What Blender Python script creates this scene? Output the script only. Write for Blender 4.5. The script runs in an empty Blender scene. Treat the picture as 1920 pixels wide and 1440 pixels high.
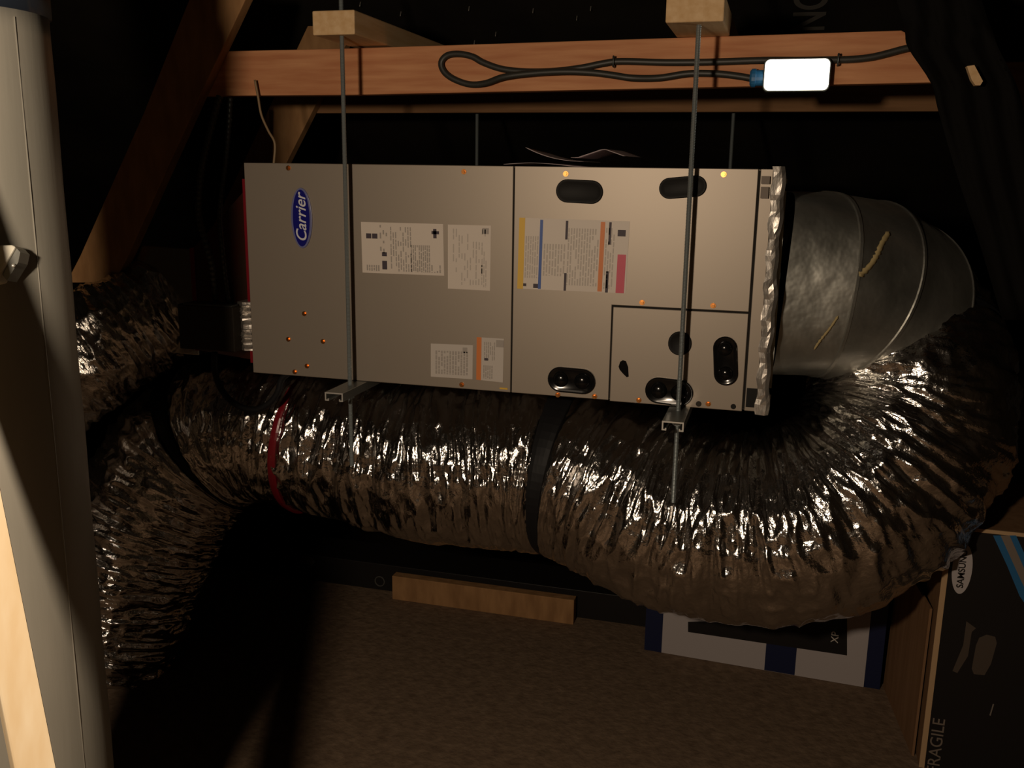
import bpy, bmesh, math, random
import numpy as np
from mathutils import Vector, Matrix

SC = bpy.context.scene
COL = SC.collection
random.seed(7)
rng = np.random.default_rng(11)

# ------------------------------------------------------------------ camera
FPX = 1773.0
RC = Matrix(((0.96222289, 0.0723628, -0.26247044),      # world axes (rows) in camera terms (right, down, forward)
             (0.27188191, -0.20439985, 0.94037276),
             (0.01439909, -0.97620916, -0.21635236)))
CAM = Vector((1.30375191, -2.15029274, 1.48101428))
cd = bpy.data.cameras.new('camera')
cam = bpy.data.objects.new('camera', cd); COL.objects.link(cam)
right = Vector((RC[0][0], RC[1][0], RC[2][0])); down = Vector((RC[0][1], RC[1][1], RC[2][1])); fwd = Vector((RC[0][2], RC[1][2], RC[2][2]))
cam.matrix_world = Matrix(((right.x, -down.x, -fwd.x, CAM.x), (right.y, -down.y, -fwd.y, CAM.y), (right.z, -down.z, -fwd.z, CAM.z), (0, 0, 0, 1)))
cd.sensor_width = 36.0; cd.sensor_fit = 'HORIZONTAL'; cd.lens = 36.0 * FPX / 1920.0
cd.clip_start = 0.02; cd.clip_end = 50
SC.camera = cam

# ------------------------------------------------------------------ world, lights, exposure
w = bpy.data.worlds.new('world'); SC.world = w; w.use_nodes = True
w.node_tree.nodes['Background'].inputs[0].default_value = (1.0, 0.75, 0.55, 1)
w.node_tree.nodes['Background'].inputs[1].default_value = 0.0012
ld = bpy.data.lights.new('work_lamp', 'POINT'); ld.energy = 70; ld.color = (1.0, 0.79, 0.58); ld.shadow_soft_size = 0.05
lo = bpy.data.objects.new('work_lamp', ld); COL.objects.link(lo); lo.location = (0.74, -2.32, 1.62)
SC.view_settings.view_transform = 'Standard'; SC.view_settings.look = 'None'
SC.view_settings.exposure = 0.0; SC.view_settings.gamma = 1.0
SC.view_settings.use_curve_mapping = False
SC.cycles.caustics_reflective = False; SC.cycles.caustics_refractive = False
SC.cycles.sample_clamp_indirect = 2.0

# ------------------------------------------------------------------ measuring helpers
def ray(px, py):
    v = Vector((px - 960.0, py - 720.0, FPX)); return RC @ v
def atY(px, py, y):
    r = ray(px, py); return CAM + r * ((y - CAM.y) / r.y)
def atZ(px, py, z):
    r = ray(px, py); return CAM + r * ((z - CAM.z) / r.z)
def atX(px, py, x):
    r = ray(px, py); return CAM + r * ((x - CAM.x) / r.x)
def atD(px, py, d):
    return CAM + ray(px, py) * (d / FPX)
def U(px, py): return atY(px, py, 0.0)          # on the front face of the air handler

# ------------------------------------------------------------------ materials
def mat(name, color, rough=0.6, metal=0.0, spec=0.5, noise=None, bump=None, coat=0.0):
    """noise = (scale vector, detail, colour 2, low, high); bump = (scale vector, strength, distance)"""
    m = bpy.data.materials.new(name); m.use_nodes = True
    nt = m.node_tree; b = nt.nodes['Principled BSDF']
    b.inputs['Base Color'].default_value = (*color, 1); b.inputs['Roughness'].default_value = rough
    b.inputs['Metallic'].default_value = metal; b.inputs['Specular IOR Level'].default_value = spec
    b.inputs['Coat Weight'].default_value = coat
    if noise or bump:
        tc = nt.nodes.new('ShaderNodeTexCoord')
    if noise:
        mp = nt.nodes.new('ShaderNodeMapping'); mp.inputs['Scale'].default_value = noise[0]
        n = nt.nodes.new('ShaderNodeTexNoise'); n.inputs['Detail'].default_value = noise[1]; n.inputs['Scale'].default_value = 1.0
        cr = nt.nodes.new('ShaderNodeValToRGB')
        cr.color_ramp.elements[0].position = noise[3]; cr.color_ramp.elements[1].position = noise[4]
        cr.color_ramp.elements[0].color = (*color, 1); cr.color_ramp.elements[1].color = (*noise[2], 1)
        nt.links.new(tc.outputs['Object'], mp.inputs[0]); nt.links.new(mp.outputs[0], n.inputs['Vector'])
        nt.links.new(n.outputs['Fac'], cr.inputs[0]); nt.links.new(cr.outputs[0], b.inputs['Base Color'])
    if bump:
        mp2 = nt.nodes.new('ShaderNodeMapping'); mp2.inputs['Scale'].default_value = bump[0]
        n2 = nt.nodes.new('ShaderNodeTexNoise'); n2.inputs['Scale'].default_value = 1.0; n2.inputs['Detail'].default_value = 4
        bp = nt.nodes.new('ShaderNodeBump'); bp.inputs['Strength'].default_value = bump[1]; bp.inputs['Distance'].default_value = bump[2]
        src = 'UV' if len(bump) > 3 and bump[3] == 'UV' else 'Object'
        nt.links.new(tc.outputs[src], mp2.inputs[0]); nt.links.new(mp2.outputs[0], n2.inputs['Vector'])
        nt.links.new(n2.outputs['Fac'], bp.inputs['Height']); nt.links.new(bp.outputs[0], b.inputs['Normal'])
    return m

M = {}
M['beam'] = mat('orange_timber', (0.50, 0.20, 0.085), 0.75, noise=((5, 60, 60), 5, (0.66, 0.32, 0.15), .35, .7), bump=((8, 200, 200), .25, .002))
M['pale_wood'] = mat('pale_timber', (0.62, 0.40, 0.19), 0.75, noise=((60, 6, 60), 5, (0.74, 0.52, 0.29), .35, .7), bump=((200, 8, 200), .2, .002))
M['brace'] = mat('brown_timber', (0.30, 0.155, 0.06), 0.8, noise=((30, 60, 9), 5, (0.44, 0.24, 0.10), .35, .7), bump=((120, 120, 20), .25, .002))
M['rear_wood'] = mat('dark_timber', (0.19, 0.095, 0.038), 0.85, noise=((5, 60, 60), 5, (0.27, 0.14, 0.06), .35, .7))  # darker brown than the front beam; rear beam and right brace
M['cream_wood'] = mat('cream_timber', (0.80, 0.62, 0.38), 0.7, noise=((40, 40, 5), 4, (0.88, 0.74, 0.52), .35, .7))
M['panel'] = mat('grey_painted_steel', (0.37, 0.32, 0.265), 0.47, metal=0.55, spec=0.5, bump=((900, 900, 900), .05, .0003))
M['panel_edge'] = mat('grey_steel_edge', (0.36, 0.32, 0.27), 0.4)
M['dark_gap'] = mat('dark_seam', (0.012, 0.010, 0.008), 0.9)
M['black_plastic'] = mat('black_plastic', (0.006, 0.006, 0.0065), 0.16, spec=0.5)
M['black_matte'] = mat('black_matte_plastic', (0.008, 0.0075, 0.007), 0.6, spec=.25)
M['black_tape'] = mat('black_strapping', (0.010, 0.010, 0.011), 0.55, spec=0.25)
M['copper'] = mat('copper_screw', (0.80, 0.34, 0.10), 0.30, metal=1.0)
M['zinc'] = mat('zinc_rod', (0.36, 0.41, 0.42), 0.42, metal=0.7)
M['strut'] = mat('galvanised_strut', (0.30, 0.31, 0.29), 0.35, metal=0.75)
M['strut_end'] = mat('bright_cut_steel', (0.8, 0.78, 0.72), 0.35, metal=0.6)
M['label'] = mat('white_label', (0.74, 0.66, 0.58), 0.5)
M['label_dim'] = mat('grey_label', (0.60, 0.55, 0.50), 0.5)
M['print'] = mat('grey_print', (0.40, 0.36, 0.325), 0.6)
M['print_soft'] = mat('faint_print', (0.54, 0.485, 0.43), 0.6)
M['print_dark'] = mat('dark_print', (0.06, 0.045, 0.06), 0.6)
M['yellow'] = mat('yellow_print', (0.80, 0.50, 0.06), 0.5)
M['blue_print'] = mat('blue_print', (0.06, 0.13, 0.42), 0.5)
M['orange'] = mat('orange_print', (0.74, 0.22, 0.05), 0.5)
M['pink'] = mat('pink_print', (0.66, 0.085, 0.14), 0.5)
M['navy'] = mat('navy_enamel', (0.012, 0.013, 0.20), 0.25)
M['rim_blue'] = mat('pale_blue_rim', (0.17, 0.18, 0.36), 0.35)
M['white_letter'] = mat('white_lettering', (0.75, 0.76, 0.80), 0.4)
M['foil'] = mat('foil_tape', (0.66, 0.62, 0.57), 0.40, metal=0.85, bump=((60, 60, 22), .4, .005))
M['cable'] = mat('dark_grey_cable', (0.030, 0.029, 0.024), 0.45, spec=.4)
M['blue_plastic'] = mat('blue_plastic', (0.02, 0.13, 0.30), 0.4)
M['paper'] = mat('paper', (0.66, 0.56, 0.58), 0.7)
M['pipe'] = mat('grey_pipe_paint', (0.37, 0.36, 0.31), 0.42, metal=0.15, spec=.5, noise=((9, 9, 3), 4, (0.46, 0.44, 0.38), .3, .75), bump=((60, 60, 4), .12, .004))
M['pipe_dark'] = mat('dark_blue_collar', (0.02, 0.03, 0.05), 0.5, noise=((25, 25, 25), 4, (0.12, 0.08, 0.05), .5, .75))
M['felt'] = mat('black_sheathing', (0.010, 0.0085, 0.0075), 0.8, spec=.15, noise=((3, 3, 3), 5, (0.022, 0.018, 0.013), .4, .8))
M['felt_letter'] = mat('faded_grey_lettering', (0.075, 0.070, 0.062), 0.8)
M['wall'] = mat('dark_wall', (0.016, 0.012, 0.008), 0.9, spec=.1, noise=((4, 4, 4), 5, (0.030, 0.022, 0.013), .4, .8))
M['osb'] = mat('strand_board', (0.150, 0.102, 0.068), 0.95, spec=.05, noise=((32, 32, 32), 9, (0.27, 0.19, 0.127), .25, .8), bump=((60, 60, 60), .45, .008))
M['kraft'] = mat('brown_cardboard', (0.22, 0.12, 0.06), 0.85, spec=.15, noise=((50, 50, 4), 4, (0.28, 0.16, 0.085), .35, .7))
M['kraft_edge'] = mat('brown_cardboard_edge', (0.50, 0.33, 0.18), 0.85)
M['carton_black'] = mat('black_printed_cardboard', (0.013, 0.011, 0.010), 0.5, spec=.3)
M['carton_navy'] = mat('navy_printed_cardboard', (0.006, 0.011, 0.05), 0.5)
M['carton_white'] = mat('white_printed_cardboard', (0.46, 0.42, 0.42), 0.6)
M['carton_grey'] = mat('grey_printed_cardboard', (0.20, 0.16, 0.13), 0.6)
M['dim_print'] = mat('dim_brown_print', (0.07, 0.05, 0.035), 0.7)
M['streak_blue'] = mat('light_blue_print', (0.02, 0.13, 0.30), 0.5)
M['mastic'] = mat('yellow_mastic', (0.46, 0.36, 0.17), 0.6)
M['red_tape'] = mat('red_printed_tape', (0.22, 0.012, 0.02), 0.25)
M['board_red'] = mat('reddish_duct_board', (0.10, 0.028, 0.018), 0.35, metal=.4, noise=((20, 20, 8), 4, (0.07, 0.05, 0.03), .4, .7))
M['conduit'] = mat('flexible_conduit', (0.10, 0.11, 0.105), 0.45, metal=.7)
M['dark_box'] = mat('dark_brown_shade', (0.022, 0.016, 0.009), 0.7)  # shade on the box put into its colour; also fills a screw hole
M['white_plastic'] = mat('off_white_plastic', (0.80, 0.78, 0.66), 0.5)
M['sheeting'] = mat('black_plastic_sheeting', (0.0035, 0.003, 0.0025), 0.75, spec=.08)
M['wire'] = mat('thin_brown_wire', (0.25, 0.17, 0.09), 0.5)
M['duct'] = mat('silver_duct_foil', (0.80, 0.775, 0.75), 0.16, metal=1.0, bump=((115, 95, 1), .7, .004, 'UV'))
M['duct_dark'] = mat('silver_duct_foil_dark', (0.62, 0.59, 0.55), 0.22, metal=1.0, bump=((140, 60, 1), .8, .004, 'UV'))  # darker, rougher foil for the smaller duct and the plenum box

def galvanised():
    m = mat('galvanised_sheet', (0.32, 0.325, 0.295), 0.43, metal=0.92, noise=((7, 7, 7), 7, (0.72, 0.72, 0.66), .3, .75), bump=((7, 7, 7), .5, .02))
    return m
M['galv'] = galvanised()
m = bpy.data.materials.new('lit_lamp_lens'); m.use_nodes = True
b = m.node_tree.nodes['Principled BSDF']; b.inputs['Base Color'].default_value = (.9, .9, .85, 1)
b.inputs['Emission Color'].default_value = (1.0, 0.93, 0.78, 1); b.inputs['Emission Strength'].default_value = 3.2
M['lens'] = m

# ------------------------------------------------------------------ object helpers
def _origin(parent):
    return Vector(parent['_o']) if parent is not None else Vector((0, 0, 0))
def link_mesh(name, me, m, parent=None, at=None):
    """me holds world coordinates; the object origin goes to `at` (top level: base centre of the mesh)"""
    n = len(me.vertices); co = np.empty(n * 3, 'f'); me.vertices.foreach_get('co', co); co = co.reshape(-1, 3)
    if parent is None:
        lo_, hi_ = co.min(0), co.max(0)
        o0 = Vector(((lo_[0] + hi_[0]) / 2, (lo_[1] + hi_[1]) / 2, lo_[2])) if at is None else Vector(at)
    else:
        o0 = _origin(parent)
    co -= np.array(o0, 'f'); me.vertices.foreach_set('co', co.ravel()); me.update()
    o = bpy.data.objects.new(name, me); COL.objects.link(o)
    if m is not None: me.materials.append(m)
    if parent is None: o.location = o0
    else: o.parent = parent
    o['_o'] = tuple(o0)
    return o
def obj(name, bm, m, parent=None, smooth=False, bevel=0.0):
    bmesh.ops.recalc_face_normals(bm, faces=bm.faces)
    me = bpy.data.meshes.new(name); bm.to_mesh(me); bm.free()
    if smooth: me.shade_smooth()
    o = link_mesh(name, me, m, parent)
    if bevel:
        md = o.modifiers.new('bevel', 'BEVEL'); md.width = bevel; md.segments = 2; md.limit_method = 'ANGLE'
    return o
def tag(o, label, cat, group=None, kind=None):
    if label: o['label'] = label
    if cat: o['category'] = cat
    if group: o['group'] = group
    if kind: o['kind'] = kind
    return o
def thing(name, loc, label, cat, group=None):
    o = bpy.data.objects.new(name, None); COL.objects.link(o); o.location = loc; o['_o'] = tuple(loc); o.empty_display_size = .05
    return tag(o, label, cat, group)
def copy_tree(o, parent=None):
    c = o.copy(); COL.objects.link(c)
    if parent is not None: c.parent = parent
    for ch in list(o.children): copy_tree(ch, c)
    return c

def box(bm, x0, x1, y0, y1, z0, z1):
    vs = [bm.verts.new((x, y, z)) for x in (x0, x1) for y in (y0, y1) for z in (z0, z1)]
    for f in ((0, 1, 3, 2), (4, 6, 7, 5), (0, 4, 5, 1), (2, 3, 7, 6), (0, 2, 6, 4), (1, 5, 7, 3)):
        bm.faces.new([vs[i] for i in f])
    return bm
def boxo(name, x0, x1, y0, y1, z0, z1, m, parent=None, bevel=0.0):
    return obj(name, box(bmesh.new(), x0, x1, y0, y1, z0, z1), m, parent, bevel=bevel)
def prism(bm, front, depth):
    """front: list of points (Vector); depth: Vector to the back"""
    a = [bm.verts.new(p) for p in front]; b_ = [bm.verts.new(Vector(p) + Vector(depth)) for p in front]
    bm.faces.new(a); bm.faces.new(b_[::-1])
    for i in range(len(a)):
        j = (i + 1) % len(a); bm.faces.new((a[i], b_[i], b_[j], a[j]))
    return bm
def prism_px(pts, y, th):
    return prism(bmesh.new(), [atY(px, py, y) for px, py in pts], (0, th, 0))
def catmull(pts, n):
    P = [Vector(p) for p in pts]; P = [P[0] * 2 - P[1]] + P + [P[-1] * 2 - P[-2]]
    out = []
    for i in range(1, len(P) - 2):
        for k in range(n):
            t = k / n; a, b_, c, d = P[i - 1], P[i], P[i + 1], P[i + 2]
            out.append(0.5 * ((2 * b_) + (c - a) * t + (2 * a - 5 * b_ + 4 * c - d) * t * t + (3 * b_ - a - 3 * c + d) * t ** 3))
    out.append(P[-2]); return out
def tube(bm, path, r, n=12, flat=1.0, rfun=None, cap=True):
    P = [Vector(p) for p in path]; T = []
    for i in range(len(P)):
        t = P[min(i + 1, len(P) - 1)] - P[max(i - 1, 0)]; T.append(t.normalized())
    ref = Vector((0, 0, 1)) if abs(T[0].z) < .9 else Vector((1, 0, 0))
    nrm = (ref - T[0] * ref.dot(T[0])).normalized(); rings = []
    for i, p in enumerate(P):
        nrm = (nrm - T[i] * nrm.dot(T[i])).normalized(); bn = T[i].cross(nrm)
        rr = r if rfun is None else rfun(i / (len(P) - 1))
        rings.append([bm.verts.new(p + nrm * (math.cos(2 * math.pi * k / n) * rr) + bn * (math.sin(2 * math.pi * k / n) * rr * flat)) for k in range(n)])
    for a, b_ in zip(rings, rings[1:]):
        for k in range(n): bm.faces.new((a[k], a[(k + 1) % n], b_[(k + 1) % n], b_[k]))
    if cap: bm.faces.new(rings[0][::-1]); bm.faces.new(rings[-1])
    return bm
def lathe(bm, cx, cy, prof, n=12, close=True):
    """prof: list of (radius, z) up the axis"""
    rings = [[bm.verts.new((cx + r * math.cos(2 * math.pi * k / n), cy + r * math.sin(2 * math.pi * k / n), z)) for k in range(n)] for r, z in prof]
    for a, b_ in zip(rings, rings[1:]):
        for k in range(n): bm.faces.new((a[k], a[(k + 1) % n], b_[(k + 1) % n], b_[k]))
    if close: bm.faces.new(rings[0][::-1]); bm.faces.new(rings[-1])
    return bm
def text_obj(name, s, size, origin, xdir, ydir, m, parent, extrude=0.0006, shear=0.0, bold=0.0, spacing=1.0, align='CENTER'):
    cu = bpy.data.curves.new('t', 'FONT'); cu.body = s; cu.size = size; cu.extrude = extrude; cu.shear = shear; cu.offset = bold
    cu.space_character = spacing; cu.align_x = align; cu.align_y = 'CENTER'
    t = bpy.data.objects.new('t', cu); COL.objects.link(t); bpy.context.view_layer.update()
    me = bpy.data.meshes.new_from_object(t.evaluated_get(bpy.context.evaluated_depsgraph_get()))
    bpy.data.objects.remove(t); bpy.data.curves.remove(cu)
    x, y = Vector(xdir), Vector(ydir); z = x.cross(y); o = Vector(origin)
    me.transform(Matrix(((x.x, y.x, z.x, o.x), (x.y, y.y, z.y, o.y), (x.z, y.z, z.z, o.z), (0, 0, 0, 1))))
    me.materials.clear(); me.name = name
    return link_mesh(name, me, m, parent)

# ------------------------------------------------------------------ crumpled foil ducts
def lattice(ns, nt_, s, t):
    """smooth periodic-in-t value noise, s and t in cells"""
    g = rng.random((ns + 4, nt_)) * 2 - 1
    i = np.floor(s).astype(int); j = np.floor(t).astype(int); fs = s - i; ft = t - j
    fs = fs * fs * (3 - 2 * fs); ft = ft * ft * (3 - 2 * ft)
    i = np.clip(i, 0, ns + 2); j0 = j % nt_; j1 = (j + 1) % nt_
    return (g[i, j0] * (1 - fs) + g[i + 1, j0] * fs) * (1 - ft) + (g[i, j1] * (1 - fs) + g[i + 1, j1] * fs) * ft
def foil_tube(name, ctrl, rad, m, parent=None, ds=0.004, na=280, amp=1.0, calm=True, twist=0.5, cinch=()):
    P = catmull([c for c in ctrl], 40)
    L = [0]
    for a, b_ in zip(P, P[1:]): L.append(L[-1] + (b_ - a).length)
    L = np.array(L); tot = L[-1]; n = int(tot / ds) + 1; sv = np.linspace(0, tot, n)
    A = np.array([tuple(p) for p in P]); C = np.stack([np.interp(sv, L, A[:, k]) for k in range(3)], 1)
    R = rad if np.ndim(rad) else None
    rv = np.full(n, rad) if R is None else np.interp(np.linspace(0, 1, n), np.linspace(0, 1, len(rad)), rad)
    T = np.gradient(C, axis=0); T /= np.linalg.norm(T, axis=1)[:, None]
    N = np.zeros_like(T); v = np.array((0, 0, 1.0)) if abs(T[0, 2]) < .9 else np.array((0, -1.0, 0))
    for i in range(n):
        v = v - T[i] * v.dot(T[i]); v /= np.linalg.norm(v); N[i] = v
    B = np.cross(T, N)
    th = np.linspace(0, 2 * np.pi, na, endpoint=False)
    S, TH = np.meshgrid(sv, th, indexing='ij'); tt = TH / (2 * np.pi)
    S2 = S + .014 * lattice(int(tot / .15) + 2, 7, S / .15, tt * 7)            # pleats wander a little
    def nz(cell, k): return lattice(int(tot / cell) + 8, k, np.clip(S2 / cell + 2, 0, None), tt * k)
    pleat = 1 - np.abs(nz(.030, 10)) * 2                                         # long folds across the duct
    fine = 1 - np.abs(nz(.013, 30)) * 2
    crk = nz(.0065, 60)
    soft = nz(.07, 6)
    rib = np.abs(np.sin(np.pi * (S / .042 + twist * tt)))
    d = amp * (.0085 * pleat + .0042 * fine + .0016 * crk + .007 * soft - .0035 * rib)
    for (cp_, wd_) in cinch:                       # drawn in where a strap goes round
        c0 = np.argmin(((C - np.array(cp_)) ** 2).sum(1)) if len(cp_) == 3 else int(cp_[0] / tot * n)
        e_ = np.exp(-((S - sv[c0]) / wd_) ** 4); d = d * (1 - .85 * e_) - .011 * e_
    dirz = N[:, None, 2] * np.cos(TH) + B[:, None, 2] * np.sin(TH)
    if calm:
        k = np.clip((-dirz - .66) / .3, 0, 1); k = k * k * (3 - 2 * k)
        d = d * (1 - .72 * k)
    rr = rv[:, None] + d
    V = C[:, None, :] + N[:, None, :] * (np.cos(TH) * rr)[..., None] + B[:, None, :] * (np.sin(TH) * rr)[..., None]
    V = V.reshape(-1, 3)
    under = (V[:, 0] > -.5) & (V[:, 0] < 1.285) & (V[:, 1] > -.01) & (C[:, 2].repeat(na) < .95)     # pressed flat against the cabinet and the struts
    lim = np.where((np.abs(V[:, 0] - 1.108) < .032) | (np.abs(V[:, 0] - .300) < .032), .9405, .9605)
    over = under & (V[:, 2] > lim); V[over, 2] = lim[over]
    side = (V[:, 0] > 1.738) & (V[:, 1] > .222) & (V[:, 2] < .668)                                   # and resting against the tall carton
    V[side & (V[:, 2] >= .58), 2] = .668; V[side & (V[:, 2] < .58), 0] = 1.738
    i, j = np.meshgrid(np.arange(n - 1), np.arange(na), indexing='ij'); j2 = (j + 1) % na
    F = np.stack([i * na + j, i * na + j2, (i + 1) * na + j2, (i + 1) * na + j], -1).reshape(-1, 4)
    me = bpy.data.meshes.new(name); nf = len(F)
    me.vertices.add(len(V)); me.vertices.foreach_set('co', V.astype('f').ravel())
    me.loops.add(nf * 4); me.loops.foreach_set('vertex_index', F.astype('i').ravel())
    me.polygons.add(nf); me.polygons.foreach_set('loop_start', np.arange(0, nf * 4, 4, dtype='i')); me.polygons.foreach_set('loop_total', np.full(nf, 4, 'i'))
    me.update(calc_edges=True); me.validate()
    uv = me.uv_layers.new(name='UV')
    us = (i * (tot / (n - 1)))[..., None] + np.array((0, 0, 1, 1)) * (tot / (n - 1)); vt = np.stack([j, j + 1, j + 1, j], -1) / na
    uv.data.foreach_set('uv', np.stack([us, vt * np.ones_like(us)], -1).astype('f').ravel())
    me.shade_smooth()
    o = link_mesh(name, me, m, parent)
    return o, C, N, B, sv
def band(name, C, N, B, sv, s0, s1, r, m, parent=None, th=.0025, na=72, wob=.003):
    """a strap that follows the outside of a tube between two stations"""
    bm = bmesh.new(); st = np.linspace(s0, s1, 5); rows = []
    for s_ in st:
        c = Vector([np.interp(s_, sv, C[:, k]) for k in range(3)]); nn = Vector([np.interp(s_, sv, N[:, k]) for k in range(3)]).normalized()
        bb = Vector([np.interp(s_, sv, B[:, k]) for k in range(3)]).normalized()
        rows.append([(c, nn, bb)])
    vo, vi = [], []
    for q, row in enumerate(rows):
        c, nn, bb = row[0]; e = 0 if 0 < q < 4 else -.0015
        a1, a2 = [], []
        for k in range(na):
            a = 2 * math.pi * k / na; dd = nn * math.cos(a) + bb * math.sin(a)
            ro = r + e + wob * math.sin(3 * a + q * .4)
            a1.append(bm.verts.new(c + dd * (ro + th))); a2.append(bm.verts.new(c + dd * (ro - .012)))
        vo.append(a1); vi.append(a2)
    for q in range(4):
        for k in range(na):
            k2 = (k + 1) % na
            bm.faces.new((vo[q][k], vo[q][k2], vo[q + 1][k2], vo[q + 1][k]))
            bm.faces.new((vi[q][k2], vi[q][k], vi[q + 1][k], vi[q + 1][k2]))
    for q in (0, 4):
        for k in range(na):
            k2 = (k + 1) % na; bm.faces.new((vo[q][k], vi[q][k], vi[q][k2], vo[q][k2]))
    return obj(name, bm, m, parent, smooth=False)

# ================================================================== SETTING
FZ = 0.0
def struct(name, bm, m): return tag(obj(name, bm, m), None, None, kind='structure')
o = struct('floor', box(bmesh.new(), -3.0, 3.2, -3.2, 0.80, -0.03, 0.0), M['osb'])
tag(o, 'brown strand board decking of the attic floor', None)
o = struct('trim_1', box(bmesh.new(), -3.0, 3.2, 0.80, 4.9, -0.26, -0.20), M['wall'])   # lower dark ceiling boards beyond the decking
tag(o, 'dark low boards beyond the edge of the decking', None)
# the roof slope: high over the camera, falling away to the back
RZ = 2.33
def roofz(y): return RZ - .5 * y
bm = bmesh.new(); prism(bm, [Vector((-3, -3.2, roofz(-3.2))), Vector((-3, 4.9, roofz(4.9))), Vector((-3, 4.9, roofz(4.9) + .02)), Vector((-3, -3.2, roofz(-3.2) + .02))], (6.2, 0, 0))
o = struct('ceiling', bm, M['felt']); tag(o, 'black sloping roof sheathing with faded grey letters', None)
sl = Vector((0, 1, -.5)).normalized(); nrm_ = Vector((0, -.5, -1)).normalized()
q = atY(1522, 20, .5)
for _ in range(30):                                       # where that ray meets the slope
    y_ = q.y; r_ = ray(1522, 20); tt_ = (RZ - .5 * CAM.y - CAM.z) / (r_.z + .5 * r_.y); q = CAM + r_ * tt_; break
text_obj('lettering', 'NG', 0.125, q + nrm_ * .0015, -sl, Vector((-1, 0, 0)), M['felt_letter'], o, extrude=.0003, bold=.002)
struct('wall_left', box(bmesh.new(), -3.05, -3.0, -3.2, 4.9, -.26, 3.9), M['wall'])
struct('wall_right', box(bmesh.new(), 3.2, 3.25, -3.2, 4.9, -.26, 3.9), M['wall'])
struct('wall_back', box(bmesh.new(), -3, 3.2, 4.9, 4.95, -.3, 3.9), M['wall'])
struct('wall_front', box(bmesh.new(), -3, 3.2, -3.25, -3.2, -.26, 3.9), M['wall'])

# nail points through the sheathing
nails = [(1000, 16), (1082, 30), (890, 76), (1108, 12), (930, 60), (752, 22), (676, 4), (880, 12)]
nl0 = None
for (px, py) in nails:
    r_ = ray(px, py); p = CAM + r_ * ((RZ - .5 * CAM.y - CAM.z) / (r_.z + .5 * r_.y))
    if nl0 is None:
        bm = bmesh.new(); tube(bm, [p, p + nrm_ * .012, p + nrm_ * .016], .0018, 6, rfun=lambda t: .0018 if t < .9 else .0004)
        me = bpy.data.meshes.new('roofing_nail'); bmesh.ops.recalc_face_normals(bm, faces=bm.faces); bm.to_mesh(me); bm.free()
        nl0 = link_mesh('roofing_nail', me, M['foil'], None, at=p); o = nl0
    else:
        o = nl0.copy(); COL.objects.link(o); o.location = p
    tag(o, 'tiny shiny nail point sticking through the black roof sheathing above the beam', 'nail', 'nail points in the roof sheathing')

# ================================================================== TIMBERS
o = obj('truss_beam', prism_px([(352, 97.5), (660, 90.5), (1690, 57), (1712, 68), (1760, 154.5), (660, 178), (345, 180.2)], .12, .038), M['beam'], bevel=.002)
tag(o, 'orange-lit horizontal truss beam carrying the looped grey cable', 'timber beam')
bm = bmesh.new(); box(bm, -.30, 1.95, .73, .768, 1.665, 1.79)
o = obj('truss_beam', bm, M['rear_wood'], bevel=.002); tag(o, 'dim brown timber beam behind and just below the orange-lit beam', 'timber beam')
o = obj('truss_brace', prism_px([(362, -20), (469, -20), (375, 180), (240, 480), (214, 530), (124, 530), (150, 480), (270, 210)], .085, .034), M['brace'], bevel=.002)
tag(o, 'diagonal brown timber brace crossing the left end of the orange-lit beam', 'timber brace')
bm = bmesh.new()
a = [atY(*p, .085) for p in [(362, -20), (469, -20), (240, 480), (150, 480)]]
prism(bm, [p + Vector((0, .61, 0)) for p in a], (0, .034, 0))
o = obj('truss_brace', bm, M['brace'], bevel=.002)
tag(o, 'rear diagonal timber brace showing a pale patch above the left end of the air handler', 'timber brace')

# blocks the rods hang from, across both trusses
bx = [(atY(585, 25, -.07), atY(665, 68, -.07), 'short pale timber block with a sawn end above the left threaded rod'),
      (atY(1252, -8, -.07), atY(1358, 43, -.07), 'short pale timber block with a sawn end above the right threaded rod')]
for k, (p0, p1, lab) in enumerate(bx):
    zt = 1.786 if k == 0 else 1.789
    hh = .053
    o = boxo('timber_block', p0.x, p1.x, -.07 if k == 0 else -.09, .87, zt, zt + hh, M['pale_wood'], bevel=.003)
    tag(o, lab, 'timber block', 'timber blocks across the trusses')

# black plastic sheeting and brace at the right end
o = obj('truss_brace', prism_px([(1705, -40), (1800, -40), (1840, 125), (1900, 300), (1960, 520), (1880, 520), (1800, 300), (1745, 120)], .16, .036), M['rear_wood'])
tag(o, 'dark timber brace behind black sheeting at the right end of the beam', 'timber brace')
Lb = [(1672, -30), (1690, 30), (1697, 60), (1703, 90), (1746, 156), (1760, 210), (1795, 330), (1835, 450), (1880, 600)]
Rb = [(1832, -30), (1850, 30), (1862, 60), (1872, 90), (1905, 156), (1920, 210), (1945, 330), (1975, 450), (2010, 600)]
bm = bmesh.new(); G = []
Lc = catmull([(a, b_, 0) for a, b_ in Lb], 4); Rcv = catmull([(a, b_, 0) for a, b_ in Rb], 4)
for i, (a, b_) in enumerate(zip(Lc, Rcv)):
    row = []
    for k in range(13):
        t = k / 12; px = a.x * (1 - t) + b_.x * t; py = a.y * (1 - t) + b_.y * t
        p = atY(px, py, .095 + .008 * math.sin(k * 1.7 + i * .25) + .005 * math.sin(k * 3.1 - i * .6)); row.append(p)
    G.append(row)
V1 = [[bm.verts.new(p) for p in r_] for r_ in G]; V2 = [[bm.verts.new(p + Vector((0, .003, 0))) for p in r_] for r_ in G]
for i in range(len(G) - 1):
    for k in range(12):
        bm.faces.new((V1[i][k], V1[i][k + 1], V1[i + 1][k + 1], V1[i + 1][k])); bm.faces.new((V2[i][k + 1], V2[i][k], V2[i + 1][k], V2[i + 1][k + 1]))
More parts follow.
